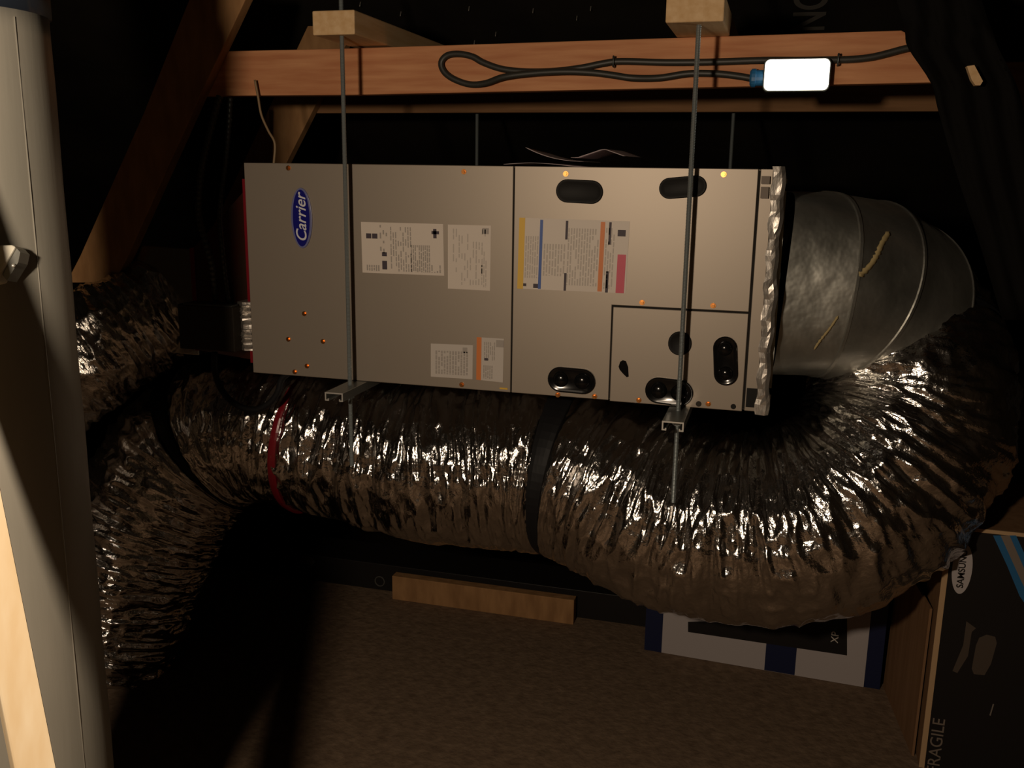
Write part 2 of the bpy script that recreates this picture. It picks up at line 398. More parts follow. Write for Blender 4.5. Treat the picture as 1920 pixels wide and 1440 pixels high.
for i in range(len(G) - 1):
    for k in (0, 12): bm.faces.new((V1[i][k], V1[i + 1][k], V2[i + 1][k], V2[i][k]))
for k in range(12):
    for i in (0, len(G) - 1): bm.faces.new((V1[i][k], V1[i][k + 1], V2[i][k + 1], V2[i][k]))
o = obj('plastic_sheeting', bm, M['sheeting'], smooth=True)
tag(o, 'black plastic sheeting hanging over the right end of the beam', 'plastic sheeting')
o = obj('timber_offcut', prism_px([(1813, 124), (1827, 122), (1843, 152), (1838, 160), (1829, 160), (1822, 150)], .05, .02), M['pale_wood'])
tag(o, 'small pale wood offcut caught on the black sheeting to the right of the beam', 'wood offcut')

# ================================================================== AIR HANDLER
ah = thing('air_handler', (.62, .28, .96), 'grey steel horizontal air handler with oval nameplate, hung from rods', 'air handler')
TOP, BOT, W = 1.5, .965, 1.2780
xs = U(961, 520).x; xr = (U(1424, 330).x + U(1397, 700).x) / 2
boxo('cabinet_body', 0, W + .004, .006, .56, BOT + .001, TOP - .001, M['panel_edge'], ah, bevel=.002)
boxo('seam_backing', .004, W - .004, .0035, .0065, BOT + .003, TOP - .003, M['dark_gap'], ah)
boxo('blower_panel', 0, xs - .0016, 0, .004, BOT, TOP, M['panel'], ah, bevel=.0015)
xa, xb = (U(1147, 577).x + U(1144, 750).x) / 2, xr - .002
zz = U(1270, 580).z
bm = bmesh.new()
pts = [(xs + .0016, TOP), (xb, TOP), (xb, zz + .0022), (xa - .002, zz + .0022), (xa - .002, BOT), (xs + .0016, BOT)]
prism(bm, [Vector((x, 0, z)) for x, z in pts], (0, .004, 0)); obj('coil_panel', bm, M['panel'], ah, bevel=.0013)
bm = bmesh.new(); prism(bm, [Vector(p) for p in [(xa + .001, -.001, BOT - .002), (xb, -.001, BOT - .002), (xb, -.001, zz - .0018), (xa + .001, -.001, zz - .0018)]], (0, .005, 0))
obj('access_panel', bm, M['panel'], ah, bevel=.0015)
boxo('flange_strip', xr + .003, W, 0, .005, BOT, TOP, M['panel'], ah, bevel=.001)
# foil taped edge at the outlet
bm = bmesh.new()
n_ = 46
prev = None
for i in range(n_ + 1):
    z = BOT - .006 + (TOP + .006 - BOT + .006) * i / n_
    jx = .002 * math.sin(i * .9) + .002 * math.sin(i * .33 + 1); jy = .0015 * math.sin(i * .7) + .001 * math.sin(i * 2.7)
    w0, w1 = W - .002 - .003 * math.sin(i * 1.1), W + .025 + jx
    ring = [bm.verts.new(p) for p in ((w0, -.0025 + jy * .2, z), (w0 + .012, -.007 + jy, z), (w1 - .008, -.009 - jy, z), (w1, -.001 + jy, z), (w1, .05, z), (w0, .05, z))]
    if prev:
        for k in range(6): bm.faces.new((prev[k], prev[(k + 1) % 6], ring[(k + 1) % 6], ring[k]))
    else: bm.faces.new(ring[::-1])
    prev = ring
bm.faces.new(prev)
obj('foil_tape_edge', bm, M['foil'], ah)
for (p0, p1) in [((1428, 330), (1443, 345)), ((1427, 350), (1440, 372))]:
    a, b_ = U(*p0), U(*p1); boxo('grey_sticker', a.x, b_.x, -.0102, -.0092, b_.z, a.z, M['carton_grey'], ah)
a, b_ = U(1397, 727), U(1414, 764); boxo('black_sticker', a.x + .004, b_.x + .004, -.0012, 0, b_.z, a.z, M['black_matte'], ah)

def stadium(cx, cz, hw, hh, ang, y0, y1, n=14, inset=.0025):
    """rounded slot in the XZ plane, a rim then a slightly sunk face"""
    r = min(hw, hh); L = abs(hw - hh); pts = []
    for k in range(n + 1): a = -math.pi / 2 + math.pi * k / n; pts.append((L + r * math.cos(a), r * math.sin(a)))
    for k in range(n + 1): a = math.pi / 2 + math.pi * k / n; pts.append((-L + r * math.cos(a), r * math.sin(a)))
    if hh > hw: pts = [(-z, x) for x, z in pts]
    ca, sa = math.cos(ang), math.sin(ang); bm = bmesh.new(); rings = []
    for (sc, y) in ((1.0, y0), (1.0, y1 + .0015), (1 - .0015 / r, y1), (1 - 2 * inset / r, y1), (1 - 3 * inset / r, y1 + .0016)):
        rr = []
        for x, z in pts:
            ln = math.hypot(x, z); dx = (x - (math.copysign(L, x) if (hw > hh and abs(x) > L) else (x if hw > hh else 0)), z) if hw >= hh else (x, z - math.copysign(L, z) if abs(z) > L else 0)
            k_ = (1 - sc); X, Z = x - dx[0] * k_, z - dx[1] * k_
            rr.append(bm.verts.new((cx + X * ca - Z * sa, y, cz + X * sa + Z * ca)))
        rings.append(rr)
    for a, b_ in zip(rings, rings[1:]):
        for k in range(len(a)): bm.faces.new((a[k], a[(k + 1) % len(a)], b_[(k + 1) % len(b_)], b_[k]))
    bm.faces.new(rings[-1]); bm.faces.new(rings[0][::-1])
    return bm
def dome(bm, cx, cz, r, y, h):
    prev = None
    for i in range(5):
        a = math.pi / 2 * i / 4; rr = r * math.cos(a); yy = y - h * math.sin(a)
        ring = [bm.verts.new((cx + rr * math.cos(2 * math.pi * k / 16), yy, cz + rr * math.sin(2 * math.pi * k / 16))) for k in range(16)] if i < 4 else [bm.verts.new((cx, yy, cz))]
        if prev:
            for k in range(16):
                if i < 4: bm.faces.new((prev[k], prev[(k + 1) % 16], ring[(k + 1) % 16], ring[k]))
                else: bm.faces.new((prev[k], prev[(k + 1) % 16], ring[0]))
        prev = ring
def plug(px0, py0, px1, py1, ang=0, domes=False, name='knockout_plug'):
    a, b_ = U(px0, (py0 + py1) / 2), U(px1, (py0 + py1) / 2); c, d = U((px0 + px1) / 2, py0), U((px0 + px1) / 2, py1)
    cx, cz = (a.x + b_.x) / 2, (c.z + d.z) / 2; hw, hh = abs(b_.x - a.x) / 2, abs(c.z - d.z) / 2
    bm = stadium(cx, cz, hw, hh, ang, -.0005, -.008 if domes else -.005)
    if domes:
        L = abs(hw - hh) * .95
        for sgn in (-1, 1):
            dx, dz = (L * sgn, 0) if hw > hh else (0, L * sgn)
            ca, sa = math.cos(ang), math.sin(ang)
            dome(bm, cx + dx * ca - dz * sa, cz + dx * sa + dz * ca, min(hw, hh) * .62, -.0062, .011)
    o = obj(name, bm, M['black_plastic'] if domes else M['black_matte'], ah, smooth=False)
    for f in o.data.polygons: f.use_smooth = True
    md = o.modifiers.new('split', 'EDGE_SPLIT'); md.split_angle = math.radians(40)
    return o
plug(1043, 337, 1131, 381, -.03)
plug(1236, 331, 1325, 371, .10)
plug(1028, 689, 1117, 736, -.02, True)
plug(1210, 709, 1300, 758, -.05, True)
plug(1338, 630, 1383, 722, .09, True)
plug(1253, 621, 1297, 666)
# small tear-drop opening, ring and hole near the lower corner
q = [(1168, 675), (1174, 677), (1178, 688), (1179, 706), (1175, 707), (1168, 700), (1162, 693), (1160, 687), (1163, 678)]
obj('cable_hole', prism(bmesh.new(), [U(*p) + Vector((0, -.0018, 0)) for p in q], (0, .002, 0)), M['black_plastic'], ah)
for (px, py, r) in ((1375, 762, .006), (1310, 757, .0065)):
    c = U(px, py); bm = bmesh.new(); vs = [Vector((c.x + r * math.cos(a * math.pi / 8), -.0022, c.z + r * math.sin(a * math.pi / 8))) for a in range(16)]
    prism(bm, vs, (0, .003, 0)); obj('screw_hole', bm, M['black_matte'] if px > 1350 else M['dark_box'], ah)
# copper screws
sc_bm = bmesh.new()
for i, (r, h) in enumerate([]): pass
scr0 = None
for (px, py) in [(541, 315), (870, 322), (1061, 326), (1357, 327), (571, 588), (541, 636), (606, 640), (576, 686), (553, 697), (866, 721), (1204, 567), (1337, 573), (1046, 740), (1115, 743), (1198, 750), (1328, 757)]:
    c = U(px, py)
    if scr0 is None:
        bm = bmesh.new()
        ring0 = [bm.verts.new((c.x + .0062 * math.cos(k * math.pi / 8), .001, c.z + .0062 * math.sin(k * math.pi / 8))) for k in range(16)]
        ring1 = [bm.verts.new((c.x + .0062 * math.cos(k * math.pi / 8), -.0022, c.z + .0062 * math.sin(k * math.pi / 8))) for k in range(16)]
        for k in range(16): bm.faces.new((ring0[k], ring0[(k + 1) % 16], ring1[(k + 1) % 16], ring1[k]))
        bm.faces.new(ring1)
        hx = [bm.verts.new((c.x + .0041 * math.cos(k * math.pi / 3), -.0022, c.z + .0041 * math.sin(k * math.pi / 3))) for k in range(6)]
        hx2 = [bm.verts.new((c.x + .0038 * math.cos(k * math.pi / 3), -.0062, c.z + .0038 * math.sin(k * math.pi / 3))) for k in range(6)]
        for k in range(6): bm.faces.new((hx[k], hx[(k + 1) % 6], hx2[(k + 1) % 6], hx2[k]))
        bm.faces.new(hx2)
        scr0 = obj('screw', bm, M['copper'], ah); base = c.copy()
    else:
        o = scr0.copy(); COL.objects.link(o); o.parent = ah; o.location = (c.x - base.x, 0, c.z - base.z)

# nameplate
ell = lambda cx, cz, a, b_, y, n=48: [Vector((cx + a * math.cos(2 * math.pi * k / n), y, cz + b_ * math.sin(2 * math.pi * k / n))) for k in range(n)]
c = U(566.5, 409); bw = abs(U(586, 409).x - U(547, 409).x) / 2; bh = abs(U(566, 353).z - U(566, 466).z) / 2
badge = obj('oval_nameplate', prism(bmesh.new(), ell(c.x, c.z, bw, bh, -.004), (0, .0045, 0)), M['rim_blue'], ah, bevel=.001)
obj('navy_field', prism(bmesh.new(), ell(c.x, c.z, bw * .80, bh * .94, -.0052), (0, .002, 0)), M['navy'], badge)
text_obj('lettering', 'Carrier', .040, (c.x + .001, -.0054, c.z), (0, 0, 1), (-1, 0, 0), M['white_letter'], badge, shear=.30, bold=.0003, extrude=.0005, spacing=.98)

# stickers; text on them runs up the sheet, too small to read: rows of broken grey lines
def sheet(pxs, m=None, name='rating_label'):
    P = [U(*p) for p in pxs]; bm = bmesh.new(); prism(bm, [p + Vector((0, -.0009, 0)) for p in P], (0, .001, 0))
    o = obj(name, bm, m or M['label'], ah); return o, P
def on(P, u, v):   # u across (left to right), v down, 0..1
    a = P[0].lerp(P[1], u); b_ = P[3].lerp(P[2], u); return a.lerp(b_, v)
def quad(bm, P, u0, v0, u1, v1, y=-.0012):
    vs = [bm.verts.new(on(P, *uv) + Vector((0, y, 0))) for uv in ((u0, v0), (u1, v0), (u1, v1), (u0, v1))]; bm.faces.new(vs)
def pieces(name, P, quads, m, parent, y=-.0012):
    for q_ in quads:
        bm = bmesh.new(); quad(bm, P, *q_, y=y); obj(name, bm, m, parent)
def rows(bm, P, u0, u1, v0, v1, n, fill=.5, dens=.85, seg=(.05, .16)):
    for i in range(n):
        uu = u0 + (u1 - u0) * (i + .5) / n; hw = (u1 - u0) / n * fill / 2; v = v0
        while v < v1:
            ln = random.uniform(*seg)
            if random.random() < dens: quad(bm, P, uu - hw, v, uu + hw, min(v + ln * .85, v1))
            v += ln
random.seed(3)
s1, P1 = sheet([(677, 416), (831, 420), (833, 517), (680, 511)])
bm = bmesh.new(); rows(bm, P1, .35, .62, .08, .95, 9, .45, .62); rows(bm, P1, .60, .84, .42, .95, 10, .6, .95); rows(bm, P1, .22, .33, .05, .6, 3, .5, .5); rows(bm, P1, .05, .22, .84, .96, 6, .6, .9); rows(bm, P1, .84, .97, .8, .95, 4, .5, .8); obj('fine_print', bm, M['print'], s1)
pieces('symbol', P1, [(.06, .22, .125, .32), (.135, .22, .2, .32), (.25, .58, .31, .66), (.25, .75, .31, .92), (.86, .14, .95, .20), (.88, .10, .92, .28)], M['print_dark'], s1)
s2, P2 = sheet([(840, 421), (921, 423), (919, 545), (840, 541)])
bm = bmesh.new(); rows(bm, P2, .1, .9, .06, .93, 12, .4, .42); rows(bm, P2, .78, .92, .4, .95, 3, .5, .9); obj('fine_print', bm, M['print_soft'], s2)
bm = bmesh.new(); quad(bm, P2, .80, .04, .95, .13); obj('symbols', bm, M['print'], s2)
s3, P3 = sheet([(974, 408), (1181, 415), (1173, 550), (970, 541)], name='warning_label')
bm = bmesh.new(); rows(bm, P3, .06, .19, .25, .84, 6, .5, .97); rows(bm, P3, .23, .44, .35, .8, 8, .5, .95); rows(bm, P3, .45, .74, .12, .92, 12, .5, .93); rows(bm, P3, .79, .88, .1, .95, 4, .5, .95); obj('fine_print', bm, M['print_soft'], s3)
for (u0, u1, v0, v1, mm, nm) in [(0, .055, 0, 1, 'yellow', 'yellow_stripe'), (.195, .222, .02, .99, 'blue_print', 'blue_stripe'), (.745, .785, .02, .99, 'orange', 'orange_stripe'), (.91, .985, .46, 1, 'pink', 'pink_stripe')]:
    bm = bmesh.new(); quad(bm, P3, u0, v0, u1, v1, -.0014); obj(nm, bm, M[mm], s3)
pieces('black_bar', P3, [(.43, .02, .452, .28), (.435, .75, .457, 1.0), (.82, .02, .842, .33), (.815, .70, .84, 1.0), (.05, .92, .085, .96), (.15, .92, .195, .98), (.90, .12, .97, .21)], M['print_dark'], s3)
s4, P4 = sheet([(808, 644), (887, 647), (886, 711), (808, 706)], M['label_dim'], 'small_label')
bm = bmesh.new(); rows(bm, P4, .1, .9, .2, .9, 12, .6, .95); quad(bm, P4, .76, .08, .87, .24); obj('fine_print', bm, M['print'], s4)
s5, P5 = sheet([(897, 632), (945, 635), (943, 717), (896, 712)], M['label_dim'], 'small_label')
bm = bmesh.new(); rows(bm, P5, .22, .68, .1, .52, 6, .5, .95); rows(bm, P5, .2, .6, .64, .95, 5, .6, .95); quad(bm, P5, .7, .04, 1, .2); obj('fine_print', bm, M['print'], s5)
bm = bmesh.new(); quad(bm, P5, -.06, 0, .13, 1, -.0014); obj('orange_stripe', bm, M['orange'], s5)
bm = bmesh.new(); quad(bm, P5, .25, .47, .4, .53, -.0014); obj('symbols', bm, M['print_dark'], s5)
bm = bmesh.new(); c = U(946, 727); box(bm, c.x - .012, c.x + .008, -.0015, 0, c.z - .004, c.z + .0); obj('yellow_mark', bm, M['yellow'], ah)

# ================================================================== PAPERS on the cabinet
def paper(pxs, y, curl, label, ph=0):
    a, b_ = atY(*pxs[0], y), atY(*pxs[1], y); bm = bmesh.new(); nx, ny = 14, 8; g = []
    for i in range(nx + 1):
        u = i / nx; r_ = []
        for j in range(ny + 1):
            v = j / ny; x = a.x + (b_.x - a.x) * u + .02 * v
            z = TOP + .0012 + ph + curl(u, v); r_.append((x, y + .16 * v, z))
        g.append(r_)
    V = [[bm.verts.new(p) for p in r_] for r_ in g]; V2 = [[bm.verts.new((p[0], p[1], p[2] - .0006)) for p in r_] for r_ in g]
    for i in range(nx):
        for j in range(ny):
            bm.faces.new((V[i][j], V[i + 1][j], V[i + 1][j + 1], V[i][j + 1])); bm.faces.new((V2[i][j], V2[i][j + 1], V2[i + 1][j + 1], V2[i + 1][j]))
    for i in range(nx):
        for j in (0, ny): bm.faces.new((V[i][j], V[i + 1][j], V2[i + 1][j], V2[i][j]))
    for j in range(ny):
        for i in (0, nx): bm.faces.new((V[i][j], V[i][j + 1], V2[i][j + 1], V2[i][j]))
    o = obj('paper_sheet', bm, M['paper'], smooth=True); tag(o, label, 'paper', 'loose papers on the air handler'); return o
paper([(944, 310), (1118, 310)], .03, lambda u, v: .003 + .004 * math.sin(u * 5), 'lowest flat loose paper sheet on top of the air handler')
paper([(985, 300), (1090, 308)], .05, lambda u, v: .008 + .030 * (1 - u) ** 2.2 * (1 - .3 * v), 'loose paper sheet with its left corner curling up on the air handler', .004)
paper([(1070, 306), (1168, 306)], .04, lambda u, v: .006 + .020 * max(0, 1 - abs(u - .62) / .5), 'folded loose paper sheet with a raised peak, right side of the pile', .014)

# ================================================================== STRUTS and RODS
def strut(xc, y0, y1, label):
    ztop = BOT - .0006; w2, h, t, lip = .0235, .021, .0032, .008
    prof = [(-w2, 0), (w2, 0), (w2, -h), (w2 - .009, -h), (w2 - .009, -h + lip * .7), (w2 - .009 + t * -.0 - .0, -h + lip * .7)]
    P = [(-w2, 0), (w2, 0), (w2, -h), (w2 - .010, -h), (w2 - .010, -h + .006), (w2 - .010 + .0028, -h + .006), (w2 - .010 + .0028, -h + t), (w2 - t, -h + t), (w2 - t, -t),
         (-w2 + t, -t), (-w2 + t, -h + t), (-w2 + .010 - .0028, -h + t), (-w2 + .010 - .0028, -h + .006), (-w2 + .010, -h + .006), (-w2 + .010, -h), (-w2, -h)]
    bm = bmesh.new(); prism(bm, [Vector((xc + x, y0, ztop + z)) for x, z in P], (0, y1 - y0, 0))
    o = obj('strut_channel', bm, M['strut'], bevel=.0008)
    bm = bmesh.new(); prism(bm, [Vector((xc + x, y0 - .0012, ztop + z)) for x, z in P], (0, .0013, 0)); obj('sawn_end', bm, M['strut_end'], o)['label'] = 'bright sawn end'
    tag(o, label, 'strut', 'strut channels under the air handler'); return o
strut(1.108, -.15, .84, 'galvanised strut channel under the right end of the air handler, bright sawn end')
strut(.300, -.14, .84, 'galvanised strut channel under the left half of the air handler')
def rod(x, y, z0, z1, nuts, label):
    t = thing('threaded_rod', (x, y, z0), label, 'threaded rod', 'threaded rods hanging the air handler')
    bm = bmesh.new(); n = int((z1 - z0) / .0016); prof = []
    for i in range(n + 1): prof.append((.0056 if i % 2 else .0047, z0 + (z1 - z0) * i / n))
    lathe(bm, x, y, prof, 10); obj('shaft', bm, M['zinc'], t)
    for zn in nuts:
        bm = bmesh.new(); lathe(bm, x, y, [(.0105, zn), (.0115, zn + .001), (.0115, zn + .008), (.0105, zn + .009)], 6); obj('nut', bm, M['zinc'], t)
        bm = bmesh.new(); lathe(bm, x, y, [(.016, zn + .0092), (.016, zn + .0112)], 20); obj('washer', bm, M['zinc'], t)
    return t
RY = -.05
pa, pb = atY(653.5, 75, RY), atY(648.5, 872, RY)
rod((pa.x + pb.x) / 2, RY, pb.z, 1.90, [BOT - .034], 'left front threaded rod in front of the air handler')
pa, pb = atY(1309, 75, RY), atY(1262, 942, RY)
rod((pa.x + pb.x) / 2, RY, pb.z, 1.90, [BOT - .034], 'right front threaded rod in front of the air handler')
p = atY(894, 300, .80); rod(p.x, .80, BOT - .05, 1.80, [BOT - .034], 'left rear threaded rod behind the air handler')
p = atY(1370, 300, .80); rod(p.x, .80, BOT - .05, 1.80, [BOT - .034], 'right rear threaded rod behind the air handler')

# ================================================================== CABLE and LAMP on the beam
yl = .108
path_px = [(1704, 90), (1690, 93), (1640, 106), (1600, 111), (1565, 112), (1500, 113), (1430, 113), (1340, 116), (1250, 117), (1165, 115), (1130, 119), (1090, 127), (1040, 133), (985, 134), (940, 129), (905, 117), (885, 106), (860, 101), (838, 104), (827, 117), (832, 134), (850, 148), (880, 158), (910, 156), (945, 144), (1000, 137), (1060, 134), (1110, 136), (1150, 141), (1185, 146), (1235, 146), (1290, 138), (1340, 138), (1380, 142), (1415, 148)]
pts = []
for k, (px, py) in enumerate(path_px):
    yy = yl
    if 22 < k: yy = yl - (.012 if 24 <= k <= 29 else .004)
    pts.append(atY(px, py, yy))
bm = bmesh.new(); tube(bm, catmull(pts, 6), .0075, 12, flat=.75)
o = obj('cable', bm, M['cable'], smooth=True); tag(o, 'dark grey cable doubled back in a loop along the front of the beam', 'cable')
st0 = None
for (px, py, lab) in [(1150, 115, 'small cable staple over the cable at the middle of the beam'), (1572, 111, 'small cable staple over the cable right of the lit lamp')]:
    c = atY(px, py, .0985); bm = bmesh.new()
    tube(bm, [c + Vector((0, .022, .011)), c + Vector((0, 0, .011)), c + Vector((0, -.001, .0)), c + Vector((0, 0, -.011)), c + Vector((0, .022, -.011))], .0022, 8)
    o = obj('cable_staple', bm, M['conduit'], smooth=True); tag(o, lab, 'cable staple', 'cable staples on the beam')

lamp = thing('lit_lamp', tuple((atY(1433, 171, .1) + atY(1555, 171, .1)) / 2), 'small glowing white rectangular lamp fixed to the front of the beam', 'lamp')
def rrect(x0, x1, z0, z1, r, y, n=5):
    out = []
    for cx, cz, a0 in ((x1 - r, z1 - r, 0), (x0 + r, z1 - r, 90), (x0 + r, z0 + r, 180), (x1 - r, z0 + r, 270)):
        for k in range(n + 1): a = math.radians(a0 + 90 * k / n); out.append(Vector((cx + r * math.cos(a), y, cz + r * math.sin(a))))
    return out
a, b_ = atY(1433, 109, .075), atY(1555, 171, .075)
obj('housing', prism(bmesh.new(), rrect(a.x, b_.x, b_.z, a.z, .012, .082), (0, .036, 0)), M['conduit'], lamp, bevel=.002)
obj('lens', prism(bmesh.new(), rrect(a.x + .003, b_.x - .003, b_.z + .003, a.z - .003, .011, .074), (0, .010, 0)), M['lens'], lamp, bevel=.002)
a, b_ = atY(1407, 128, .09), atY(1434, 163, .09); zc = (a.z + b_.z) / 2; hz = (a.z - b_.z) / 2
bm = bmesh.new(); pr = [(0, hz * .75), (.004, hz), (.012, hz), (.014, hz * .86), (.020, hz * .86), (b_.x - a.x + .003, hz * .86)]; prev = None
for (dx, r) in pr:
    ring = [bm.verts.new((a.x + dx, .098 + r * .8 * math.sin(k * math.pi / 8), zc + r * math.cos(k * math.pi / 8))) for k in range(16)]
    if prev:
        for k in range(16): bm.faces.new((prev[k], prev[(k + 1) % 16], ring[(k + 1) % 16], ring[k]))
    else: bm.faces.new(ring[::-1])
    prev = ring
bm.faces.new(prev); obj('cable_gland', bm, M['blue_plastic'], lamp)['label'] = 'blue plastic cable gland'

# ================================================================== FLEX DUCTS
RD = .252
main_ctrl = [atD(*p) for p in [(1662, 600, 2.53), (1705, 715, 2.42), (1692, 818, 2.38), (1630, 908, 2.36), (1535, 970, 2.37), (1400, 990, 2.42), (1250, 960, 2.5), (1055, 874, 2.62), (800, 856, 2.72), (620, 824, 2.80), (490, 802, 2.86), (390, 830, 2.9), (318, 905, 2.9), (255, 1040, 2.9), (215, 1170, 2.9), (195, 1240, 2.9)]]
main, C, N, B, sv = foil_tube('flex_duct', main_ctrl, [.238, .245, .250, .244, .244, .252, .252, .25, .245, .228, .222, .225, .23, .225, .215, .20], M['duct'], cinch=[(tuple(main_ctrl[7]), .034), (tuple(main_ctrl[11]), .030), ((.035,), .018), ((.125,), .012)])
tag(main, 'large crumpled silver flexible duct curling from the metal elbow under the air handler', 'flexible duct')
def station(px, py):   # arc length where the centre line is nearest this point of the picture
    best, bs = 1e9, 0
    for s_, c in zip(sv, C):
        v = Vector(c) - CAM; q_ = RC.transposed() @ v; x, y = 960 + FPX * q_.x / q_.z, 720 + FPX * q_.y / q_.z
        dd = (x - px) ** 2 + (y - py) ** 2
        if dd < best: best, bs = dd, s_
    return bs
s_ = station(1055, 874); o = band('duct_strap', C, N, B, sv, s_ - .026, s_ + .026, .2475, M['black_tape']); tag(o, 'wide black strap around the middle of the silver duct', 'duct strap', 'black straps round the silver duct')
s_ = station(390, 830); o = band('duct_strap', C, N, B, sv, s_ - .022, s_ + .022, .2265, M['black_tape']); tag(o, 'black strap round the silver duct where it turns down at the left', 'duct strap', 'black straps round the silver duct')
s_ = .035; o = band('duct_strap', C, N, B, sv, s_ - .012, s_ + .012, .243, M['black_tape']); tag(o, 'narrow black tape band joining the metal elbow to the silver duct', 'duct strap', 'black straps round the silver duct')
s_ = .125; o = band('duct_strap', C, N, B, sv, s_ - .006, s_ + .006, .252, M['black_tape']); tag(o, 'thin black tie just below the tape joint at the metal elbow', 'duct strap', 'black straps round the silver duct')
# printed red band on the foil near the left strut
s_ = station(590, 800); o = band('red_print_band', C, N, B, sv, s_ - .010, s_ + .010, .231, M['red_tape'], main, th=.001)

# upper left duct
up_ctrl = [atD(*p) for p in [(400, 545, 2.78), (330, 562, 2.76), (255, 605, 2.72), (180, 655, 2.68), (90, 720, 2.64), (0, 790, 2.6), (-90, 850, 2.6)]]
o, C2, N2, B2, sv2 = foil_tube('flex_duct', up_ctrl, [.125, .150, .158, .158, .158, .158, .158], M['duct_dark'], na=200)
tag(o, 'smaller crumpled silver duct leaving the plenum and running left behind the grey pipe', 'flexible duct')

# ------------------------------------------------------------------ sheet metal elbow
elb = thing('metal_elbow', (1.44, .38, 1.0), 'galvanised sheet metal elbow with gored seams at the right end of the air handler', 'duct elbow')
ec = catmull([(W + .02, .29, 1.235), (1.38, .30, 1.230), (1.47, .345, 1.215), (1.55, .42, 1.165), tuple(Vector(C[0])), tuple(Vector(C[int(len(C) * .012)]))], 12)
gs = [0, 14, 25, 36, 47, len(ec) - 1]
E_N = []
v = Vector((0, 0, 1))
Tn = []
for i in range(len(ec)):
    t = (ec[min(i + 1, len(ec) - 1)] - ec[max(i - 1, 0)]).normalized(); Tn.append(t); v = (v - t * v.dot(t)).normalized(); E_N.append(v.copy())
def ering(i, r, n=72, off=0.0, sq=0.0):
    c = ec[i] + Tn[i] * off; nn = E_N[i]; bb = Tn[i].cross(nn); out = []
    for k in range(n):
        a = 2 * math.pi * k / n; ca, sa = math.cos(a), math.sin(a)
        p_ = 2 + 5 * sq; rr = r * (1 / ((abs(ca) ** p_ + abs(sa) ** p_) ** (1 / p_)))
        out.append(c + nn * ca * rr + bb * sa * rr)
    return out
radii = [.215, .222, .230, .236, .238, .238]; sqs = [.8, .15, 0, 0, 0, 0]
for g in range(len(gs) - 1):
    bm = bmesh.new(); prev = None
    for (i, r, off, sq) in ((gs[g], radii[g], .0, sqs[g]), (gs[g + 1], radii[g + 1], -.006, sqs[g + 1]), (gs[g + 1], radii[g + 1] + .003, -.004, sqs[g + 1]), (gs[g + 1], radii[g + 1] + .003, .003, sqs[g + 1]), (gs[g + 1], radii[g + 1], .005, sqs[g + 1])):
        ring = [bm.verts.new(p) for p in ering(i, r, off=off, sq=sq)]
        if prev:
            for k in range(72): bm.faces.new((prev[k], prev[(k + 1) % 72], ring[(k + 1) % 72], ring[k]))
        prev = ring
    o = obj('gore', bm, M['galv'], elb, smooth=True); md = o.modifiers.new('split', 'EDGE_SPLIT'); md.split_angle = math.radians(35)
# collar frame against the cabinet
bm = bmesh.new()
for (y0, y1, z0, z1) in ((.03, .055, 1.0, 1.47), (.50, .525, 1.0, 1.47), (.03, .525, 1.455, 1.48), (.03, .525, .99, 1.015)): box(bm, W + .004, W + .03, y0, y1, z0, z1)
obj('collar_flange', bm, M['galv'], elb)

# mastic streaks on the elbow, laid on the surface by casting at its front
def smear(name, pxs, wd, parent, m):
    import mathutils.bvhtree as bt
    tri_v, tri_f = [], []
    for g in elb.children:
        if g.name.split('.')[0] != 'gore': continue
        base_i = len(tri_v); o0 = Vector(elb['_o'])
        tri_v += [v_.co + o0 for v_ in g.data.vertices]; tri_f += [[base_i + q_ for q_ in pl.vertices] for pl in g.data.polygons]
    T_ = bt.BVHTree.FromPolygons(tri_v, tri_f); bm = bmesh.new(); prev = None
    cp = catmull([(a, b_, 0) for a, b_ in pxs], 6)
    for i, p_ in enumerate(cp):
        tang = (cp[min(i + 1, len(cp) - 1)] - cp[max(i - 1, 0)]).normalized(); sd = Vector((-tang.y, tang.x, 0))
        ww = wd * (.55 + .5 * abs(math.sin(i * 1.3)) + .25 * math.sin(i * 3.1)) * (1 if 0 < i < len(cp) - 1 else .3); pr_ = []
        for s in (-1, 0, 1):
            qx, qy = p_.x + sd.x * ww * s, p_.y + sd.y * ww * s; d_ = ray(qx, qy).normalized(); h, nn, _, _ = T_.ray_cast(CAM, d_)
            if h is None: continue
            pr_.append(bm.verts.new(h - d_ * (.0015 + (.002 if s == 0 else 0))))
        if prev and len(prev) == 3 and len(pr_) == 3:
            for k in range(2): bm.faces.new((prev[k], prev[k + 1], pr_[k + 1], pr_[k]))
        prev = pr_
    if not bm.faces: bm.free(); return
    o = obj(name, bm, m, parent, smooth=True); md = o.modifiers.new('solid', 'SOLIDIFY'); md.thickness = .001; o['label'] = 'dried yellow mastic streak'
smear('mastic_streak', [(1668, 434), (1655, 455), (1645, 478), (1632, 498), (1612, 518)], 6, elb, M['mastic'])
smear('mastic_streak', [(1572, 592), (1556, 616), (1540, 636), (1526, 656)], 3, elb, M['mastic'])

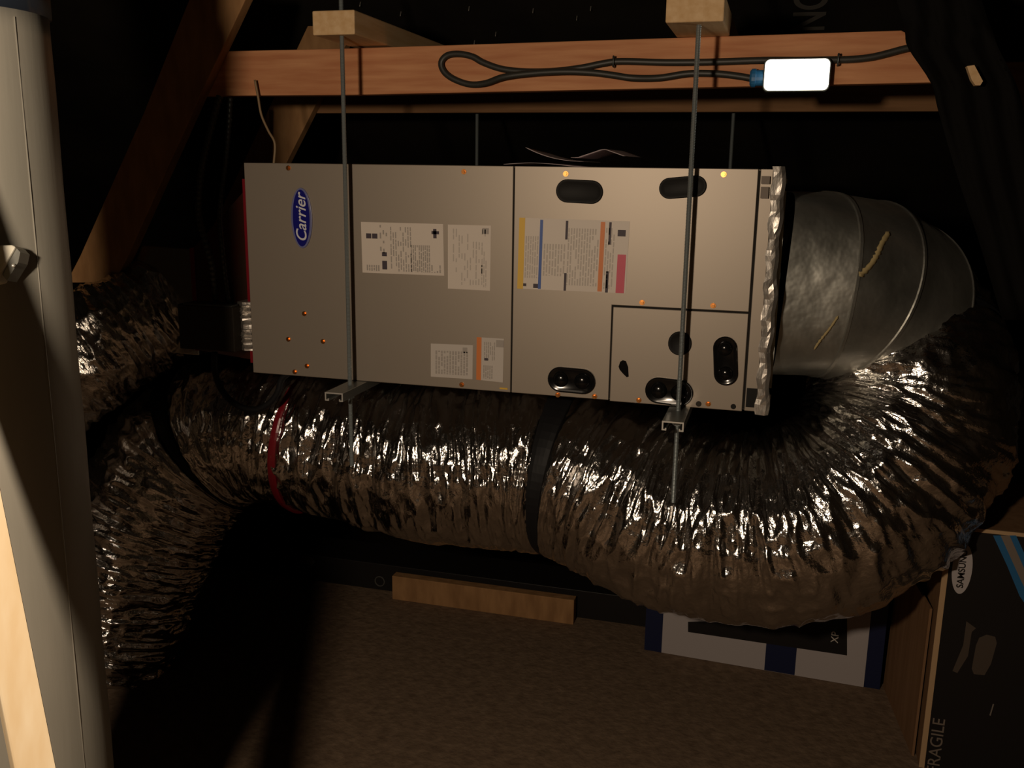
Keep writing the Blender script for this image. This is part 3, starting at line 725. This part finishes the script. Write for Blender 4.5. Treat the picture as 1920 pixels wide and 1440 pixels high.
# ------------------------------------------------------------------ supply plenum at the left
pl = thing('supply_plenum', (-.2, .3, .97), 'foil-faced duct board plenum at the left end of the air handler', 'plenum')
def hexa(bm, L, Rr):   # two vertical quads: (x, y0, y1, z0, z1)
    vs = []
    for (x, y0, y1, z0, z1) in (L, Rr):
        vs.append([bm.verts.new(p) for p in ((x, y0, z0), (x, y1, z0), (x, y1, z1), (x, y0, z1))])
    a, b_ = vs
    bm.faces.new(a); bm.faces.new(b_[::-1])
    for k in range(4): bm.faces.new((a[k], a[(k + 1) % 4], b_[(k + 1) % 4], b_[k]))
    return bm
obj('tapered_section', hexa(bmesh.new(), (-.235, .11, .50, .99, 1.27), (-.001, .05, .52, .985, 1.46)), M['board_red'], pl)
obj('plenum_box', hexa(bmesh.new(), (-.50, .13, .50, .975, 1.275), (-.236, .11, .50, .975, 1.27)), M['duct_dark'], pl, bevel=.003)
a = atY(366, 560, .104)
obj('red_tape_strip', hexa(bmesh.new(), (-.243, .106, .15, .99, 1.272), (-.229, .106, .15, .99, 1.275)), M['red_tape'], pl)
bm = bmesh.new(); box(bm, -.022, -.004, .025, .06, .985, 1.46); obj('red_tape_strip', bm, M['red_tape'], pl)
# foil sealing tape patch low beside the cabinet
a, b_ = atY(441, 566, .0), atY(470, 658, .0)
bm = bmesh.new(); prev = None
for i in range(25):
    z = b_.z + (a.z - b_.z) * i / 24; j_ = .004 * math.sin(i * 2.1) + .003 * math.sin(i * 4.7)
    ring = [bm.verts.new(p) for p in ((a.x, .01 + j_, z), ((a.x - .001) / 2, -.002 - j_, z), (-.001, .004 + j_, z), (-.001, .06, z), (a.x, .06, z))]
    if prev:
        for k in range(5): bm.faces.new((prev[k], prev[(k + 1) % 5], ring[(k + 1) % 5], ring[k]))
    else: bm.faces.new(ring[::-1])
    prev = ring
bm.faces.new(prev); obj('foil_patch', bm, M['foil'], pl)

# box left of the cabinet, its shade painted in as dark colour
a, b_ = atY(332, 570, -.03), atY(441, 661, -.03)
jb = boxo('junction_box', a.x, b_.x, -.03, .045, b_.z, a.z, M['dark_box'], bevel=.003)
tag(jb, 'metal box in painted dark brown shade beside the left end of the air handler, under two conduits', 'junction box')
boxo('lit_top_edge', a.x + .02, b_.x - .004, -.033, .0, a.z, a.z + .004, M['conduit'], jb)  # lighter strip paints in the light along the box's top edge
# flexible conduits
def conduit(pxs, ys, r, label):
    pp = catmull([atY(px, py, y) for (px, py), y in zip(pxs, ys)], 24); bm = bmesh.new(); n = len(pp)
    pp2 = []
    tube(bm, pp, r, 10, rfun=None)
    o = obj('flexible_conduit', bm, M['conduit'], smooth=True)
    tag(o, label, 'conduit', 'conduits beside the air handler')
    return o
def corr(o, r):
    pass
def conduit2(pxs, ys, r, label):
    pts_ = catmull([atY(px, py, y) for (px, py), y in zip(pxs, ys)], 30); L = [0]
    for a_, c_ in zip(pts_, pts_[1:]): L.append(L[-1] + (c_ - a_).length)
    n = int(L[-1] / .0035); P_ = []
    A_ = np.array([tuple(p) for p in pts_])
    for s in np.linspace(0, L[-1], n): P_.append(Vector([np.interp(s, L, A_[:, k]) for k in range(3)]))
    cnt = {'i': 0}
    def rf(t): return r * (1.0 if int(round(t * (n - 1))) % 4 < 2 else .84)
    bm = bmesh.new(); tube(bm, P_, r, 10, rfun=rf); o = obj('flexible_conduit', bm, M['conduit'], smooth=True)
    tag(o, label, 'conduit', 'conduits beside the air handler'); return o
conduit2([(412, 180), (396, 240), (378, 320), (373, 400), (385, 450), (398, 500), (405, 566)], [.10, .08, .04, .02, .01, .01, .02], .009, 'left flexible metal conduit dropping from the beam to the dark box')
conduit2([(432, 184), (428, 250), (420, 330), (412, 400), (416, 460), (422, 520), (428, 566)], [.12, .10, .06, .04, .03, .03, .03], .007, 'right flexible metal conduit dropping to the dark box beside the cabinet')
bm = bmesh.new(); tube(bm, catmull([atY(*p, .100) for p in [(478, 150), (484, 182), (490, 215), (503, 245), (515, 268), (514, 300)]] + [atY(510, 330, .1)], 8), .0032, 8)
o = obj('thin_wire', bm, M['wire'], smooth=True); tag(o, 'thin brown wire hanging from the beam behind the left of the air handler', 'wire')
# black cable loop under the left end
bm = bmesh.new(); tube(bm, catmull([atY(*p, .025) for p in [(402, 660), (404, 700), (418, 735), (445, 760), (478, 768), (505, 756), (521, 735), (528, 712), (540, 700)]], 8), .0085, 10)
o = obj('hanging_cable', bm, M['black_tape'], smooth=True); tag(o, 'black cable hanging in a loop under the left end of the air handler', 'cable')

# ================================================================== FOREGROUND LEFT: pipe, stud, bracket
D_ = 1.42
pc = atD(-8, 720, D_); e_ = atD(137, 720, D_); RP = (e_ - pc).length * 1.0
pcx, pcy = pc.x, pc.y
ztop_ = atD(50, 45, D_ * .98).z
pipe = thing('vent_pipe', (pcx, pcy, 0), 'thick grey vertical vent pipe standing at the left in front of everything', 'pipe')
bm = bmesh.new(); prof = [(RP * (1 + .004 * math.sin(i * .7)), .0 + (ztop_) * i / 60) for i in range(61)]
lathe(bm, pcx, pcy, prof, 64); obj('pipe_body', bm, M['pipe'], pipe, smooth=True)
bm = bmesh.new(); lathe(bm, pcx, pcy, [(RP * 1.03, ztop_), (RP * 1.03, ztop_ + .05), (RP * .96, ztop_ + .06), (RP * .96, roofz(pcy) - .01)], 64); obj('top_collar', bm, M['pipe_dark'], pipe, smooth=True)['label'] = 'dark blue-black collar'
# pipe seam
d0 = Vector((e_.x - pc.x, e_.y - pc.y, 0)).normalized(); sd_ = Vector((CAM.x - pcx, CAM.y - pcy, 0)).normalized()
sv_ = (d0 * .80 + sd_ * .60).normalized(); bm = bmesh.new(); c = Vector((pcx, pcy, 0)) + sv_ * (RP + .0002)
tube(bm, [c + Vector((0, 0, .02)), c + Vector((0, 0, ztop_ - .01))], .0010, 8); obj('lock_seam', bm, M['pipe'], pipe, smooth=True)

# leaning cream stud, nearer than the pipe
pA = atD(-36, 930, 1.12); pB = atD(66, 1440, 1.12)
ax = (pB - pA).normalized(); pA2 = pA - ax * .10; pB2 = pA + ax * ((0.0 - pA.z) / ax.z)
rt = Vector((RC[0][0], RC[1][0], RC[2][0])); rt = (rt - ax * rt.dot(ax)).normalized(); fw = (pB - CAM).normalized(); fw = (fw - ax * fw.dot(ax)).normalized(); fw = (fw - rt * .10).normalized()
bm = bmesh.new(); hw = .0245
pA2 = pA - ax * 1.1
prism(bm, [pA2 - rt * hw, pA2 + rt * hw, pB2 + rt * hw, pB2 - rt * hw], fw * .060)
o = obj('leaning_stud', bm, M['cream_wood'], bevel=.003); tag(o, 'bright cream timber stud leaning in the near left corner', 'timber stud')
# bracket
br = thing('wall_bracket', tuple(atD(-20, 540, 1.27)), 'off-white plastic bracket with a screw hole, at the left edge before the pipe', 'bracket')
q = [(-60, 462), (22, 459), (29, 463), (4, 506), (-5, 528), (-60, 540)]
bm = bmesh.new(); prism(bm, [atD(a_, b2, 1.27) for a_, b2 in q], fwd * .025); obj('face_plate', bm, M['white_plastic'], br, bevel=.002)
q = [(29, 463), (38, 473), (34, 492), (13, 526), (3, 513), (4, 506)]
bm = bmesh.new(); prism(bm, [atD(a_, b2, 1.275) for a_, b2 in q], fwd * .025); obj('metal_edge', bm, M['strut'], br)
c = atD(25, 498, 1.27); bm = bmesh.new(); bmesh.ops.create_icosphere(bm, subdivisions=2, radius=.0028, matrix=Matrix.Translation(c)); obj('screw_head', bm, M['strut_end'], br, smooth=True)

# ================================================================== ON THE FLOOR
bm = bmesh.new(); a, b_ = atY(735, 1085, .74), atY(1075, 1170, .74)
box(bm, a.x, b_.x, .74, .778, 0.0, .089); o = obj('floor_plank', bm, M['brace'], bevel=.002)
tag(o, 'short brown timber plank on edge on the floor under the duct', 'timber plank')
# long dark carton behind the plank
c1 = boxo('flat_carton', -.42, 1.00, .80, .98, -.199, .10, M['carton_black'], bevel=.002)
tag(c1, 'long low dark printed carton lying behind the floor plank', 'carton')
for (px, py, r) in ((712, 1090, .018),):
    p = atY(px, py, .799); bm = bmesh.new()
    tube(bm, [p + Vector((r * math.cos(k * math.pi / 12), 0, r * math.sin(k * math.pi / 12))) for k in range(25)], .0022, 6); obj('ring_mark', bm, M['felt_letter'], c1)
p = atY(575, 1050, .799); bm = bmesh.new(); prism(bm, [p + Vector((x, -.0006, z)) for x, z in ((-.03, -.012), (.02, -.02), (.035, -.004), (.02, .014), (-.015, .018))], (0, .0006, 0)); obj('pale_mark', bm, M['felt_letter'], c1)
# white carton with navy corners
A = atZ(1240, 1224, 0); Bp = atZ(1619, 1289, 0); dx = (Bp - A); dx.z = 0; Lw = dx.length; ux = dx.normalized(); uy = Vector((-ux.y, ux.x, 0)); Hc = .34
wc = thing('white_carton', tuple(A + ux * Lw / 2), 'white carton with navy corners and a black band, half under the silver duct', 'carton')
def wb(name, u0, u1, z0, z1, d, m, off=0.0):
    bm = bmesh.new(); o0 = A - uy * off
    prism(bm, [o0 + ux * u0 + Vector((0, 0, z0)), o0 + ux * u1 + Vector((0, 0, z0)), o0 + ux * u1 + Vector((0, 0, z1)), o0 + ux * u0 + Vector((0, 0, z1))], uy * d)
    return obj(name, bm, m, wc)
wb('carton_body', 0, Lw, 0.001, Hc, .15, M['carton_white'])
wb('navy_left_edge', -.004, .0, 0.001, Hc, .12, M['carton_navy'], .001)
wb('navy_corner', -.055, -.003, 0.001, Hc, .10, M['carton_navy'], .0)
wb('navy_corner', Lw, Lw + .045, 0.001, Hc, .14, M['carton_navy'], -.002)
def wz(px, py):
    # height of a picture point on the front face of the carton
    r_ = ray(px, py); t = (A - CAM).dot(uy) / r_.dot(uy); p = CAM + r_ * t; return (p - A).dot(ux), p.z
u0, z0 = wz(1433, 1255); u1, _ = wz(1490, 1262)
wb('navy_stripe', u0, u1, 0.002, .2, .0015, M['carton_navy'], .0010)
u0, z1 = wz(1290, 1166); u1, z0 = wz(1585, 1229)
bm = bmesh.new(); P_ = []
for (px, py) in ((1290, 1166), (1588, 1160), (1588, 1229), (1290, 1185)):
    r_ = ray(px, py); t = (A - uy * .0022 - CAM).dot(uy) / r_.dot(uy); P_.append(CAM + r_ * t)
P_ = [P_[0], Vector(P_[1]), P_[2], P_[3]]; prism(bm, P_, uy * .001); bb = obj('black_band', bm, M['carton_black'], wc)
r_ = ray(1566, 1195); t = (A - uy * .0028 - CAM).dot(uy) / r_.dot(uy)
text_obj('lettering', 'XP', .030, CAM + r_ * t, (0, 0, 1), -ux, M['label_dim'], bb, extrude=.0003)

# tall TV carton on the right
yF = .23; p1 = atY(1767, 1095, yF); p2 = atZ(1725, 1440, 0); xL = atY(1740, 1300, yF).x; topz = atY(1868, 995, yF).z
tv = thing('television_carton', (xL + .4, yF + .2, 0), 'tall black printed carton with white oval logo and blue streak, lower right', 'carton')
boxo('carton_body', xL, xL + .85, yF, yF + .42, 0.001, topz, M['kraft'], tv, bevel=.002)
boxo('printed_face', xL + .012, xL + .85, yF - .0015, yF, 0.004, topz - .008, M['carton_black'], tv)
boxo('corner_edge', xL - .001, xL + .012, yF - .002, yF + .001, 0.003, topz - .002, M['kraft_edge'], tv)
boxo('top_edge', xL + .012, xL + .85, yF - .002, yF + .002, topz - .008, topz + .001, M['kraft_edge'], tv)
Yp = yF - .0022
c = atY(1804, 1067, Yp); rw = abs(atY(1824, 1067, Yp).x - atY(1786, 1067, Yp).x) / 2; rh = abs(atY(1804, 1022, Yp).z - atY(1808, 1117, Yp).z) / 2
lg = obj('oval_logo', prism(bmesh.new(), [Vector((p_.x, p_.y, p_.z)) for p_ in ell(c.x, c.z, rw, rh, Yp)], (0, .0008, 0)), M['carton_white'], tv)
for v_ in lg.data.vertices: v_.co.x -= (v_.co.z - (c.z - lg['_o'][2])) * .10 * 0
text_obj('lettering', 'SAMSUNG', .0215, (c.x, Yp - .0006, c.z), (0, 0, 1), (-1, 0, 0), M['carton_black'], lg, extrude=.0003, bold=.0004)
for (pp, mm, nm, dy) in (([(1862, 1004), (1905, 1004), (1945, 1090), (1945, 1165), (1912, 1118), (1888, 1060)], 'streak_blue', 'blue_streak', 0), ([(1876, 1004), (1893, 1004), (1940, 1110), (1940, 1140), (1915, 1090)], 'carton_grey', 'grey_streak', .0005)):
    bm = bmesh.new(); prism(bm, [atY(a_, b2, Yp - dy) for a_, b2 in pp], (0, .0005, 0)); obj(nm, bm, M[mm], tv)
for pp in ([(1812, 1165), (1830, 1178), (1822, 1185), (1815, 1230), (1795, 1262), (1786, 1258), (1806, 1210)], [(1836, 1196), (1850, 1190), (1866, 1194), (1869, 1206), (1858, 1245), (1846, 1266), (1826, 1264), (1822, 1254), (1830, 1210)]):
    bm = bmesh.new(); prism(bm, [atY(a_, b2, Yp) for a_, b2 in pp], (0, .0008, 0)); obj('printed_picture', bm, M['dim_print'], tv)
text_obj('lettering', 'FRAGILE', .042, (atY(1762, 1350, Yp).x, Yp, atY(1750, 1345, Yp).z), (0, 0, 1), (-1, 0, 0), M['carton_grey'], tv, align='RIGHT', extrude=.0003)
p = atY(1861, 1330, Yp); bm = bmesh.new(); tube(bm, [p + Vector((0, -.002, .016)), p + Vector((-.004, -.002, -.016))], .0018, 6); o = obj('metal_clip', bm, M['foil'], tv)
# kraft flap leaning against its left side
fl = bmesh.new(); a = atZ(1650, 1286, 0); pts = [Vector((xL - .006, yF + .05, 0.0)), Vector((xL - .045, yF + .40, 0.0)), Vector((xL - .040, yF + .40, .42)), Vector((xL - .004, yF + .05, .42))]
prism(fl, pts, (-.006, 0, 0)); o = obj('cardboard_sheet', fl, M['kraft']); tag(o, 'brown cardboard sheet leaning between the white carton and the tall black carton', 'cardboard')

# second dark carton further right with pale letters at the frame edge
x0 = atY(1896, 760, .55).x
uc = boxo('dark_carton', x0 - .02, x0 + .5, .70, 1.0, -.199, atY(1900, 690, .70).z, M['carton_black'], bevel=.002)
tag(uc, 'dark carton with pale letters standing behind at the far right edge', 'carton')
p = atY(1912, 757, .699); text_obj('lettering', 'ING', .085, (p.x, .699, p.z), (0, 0, 1), (-1, 0, 0), M['felt_letter'], uc, extrude=.0004, bold=.001)

for o in bpy.data.objects:
    if '_o' in o: del o['_o']
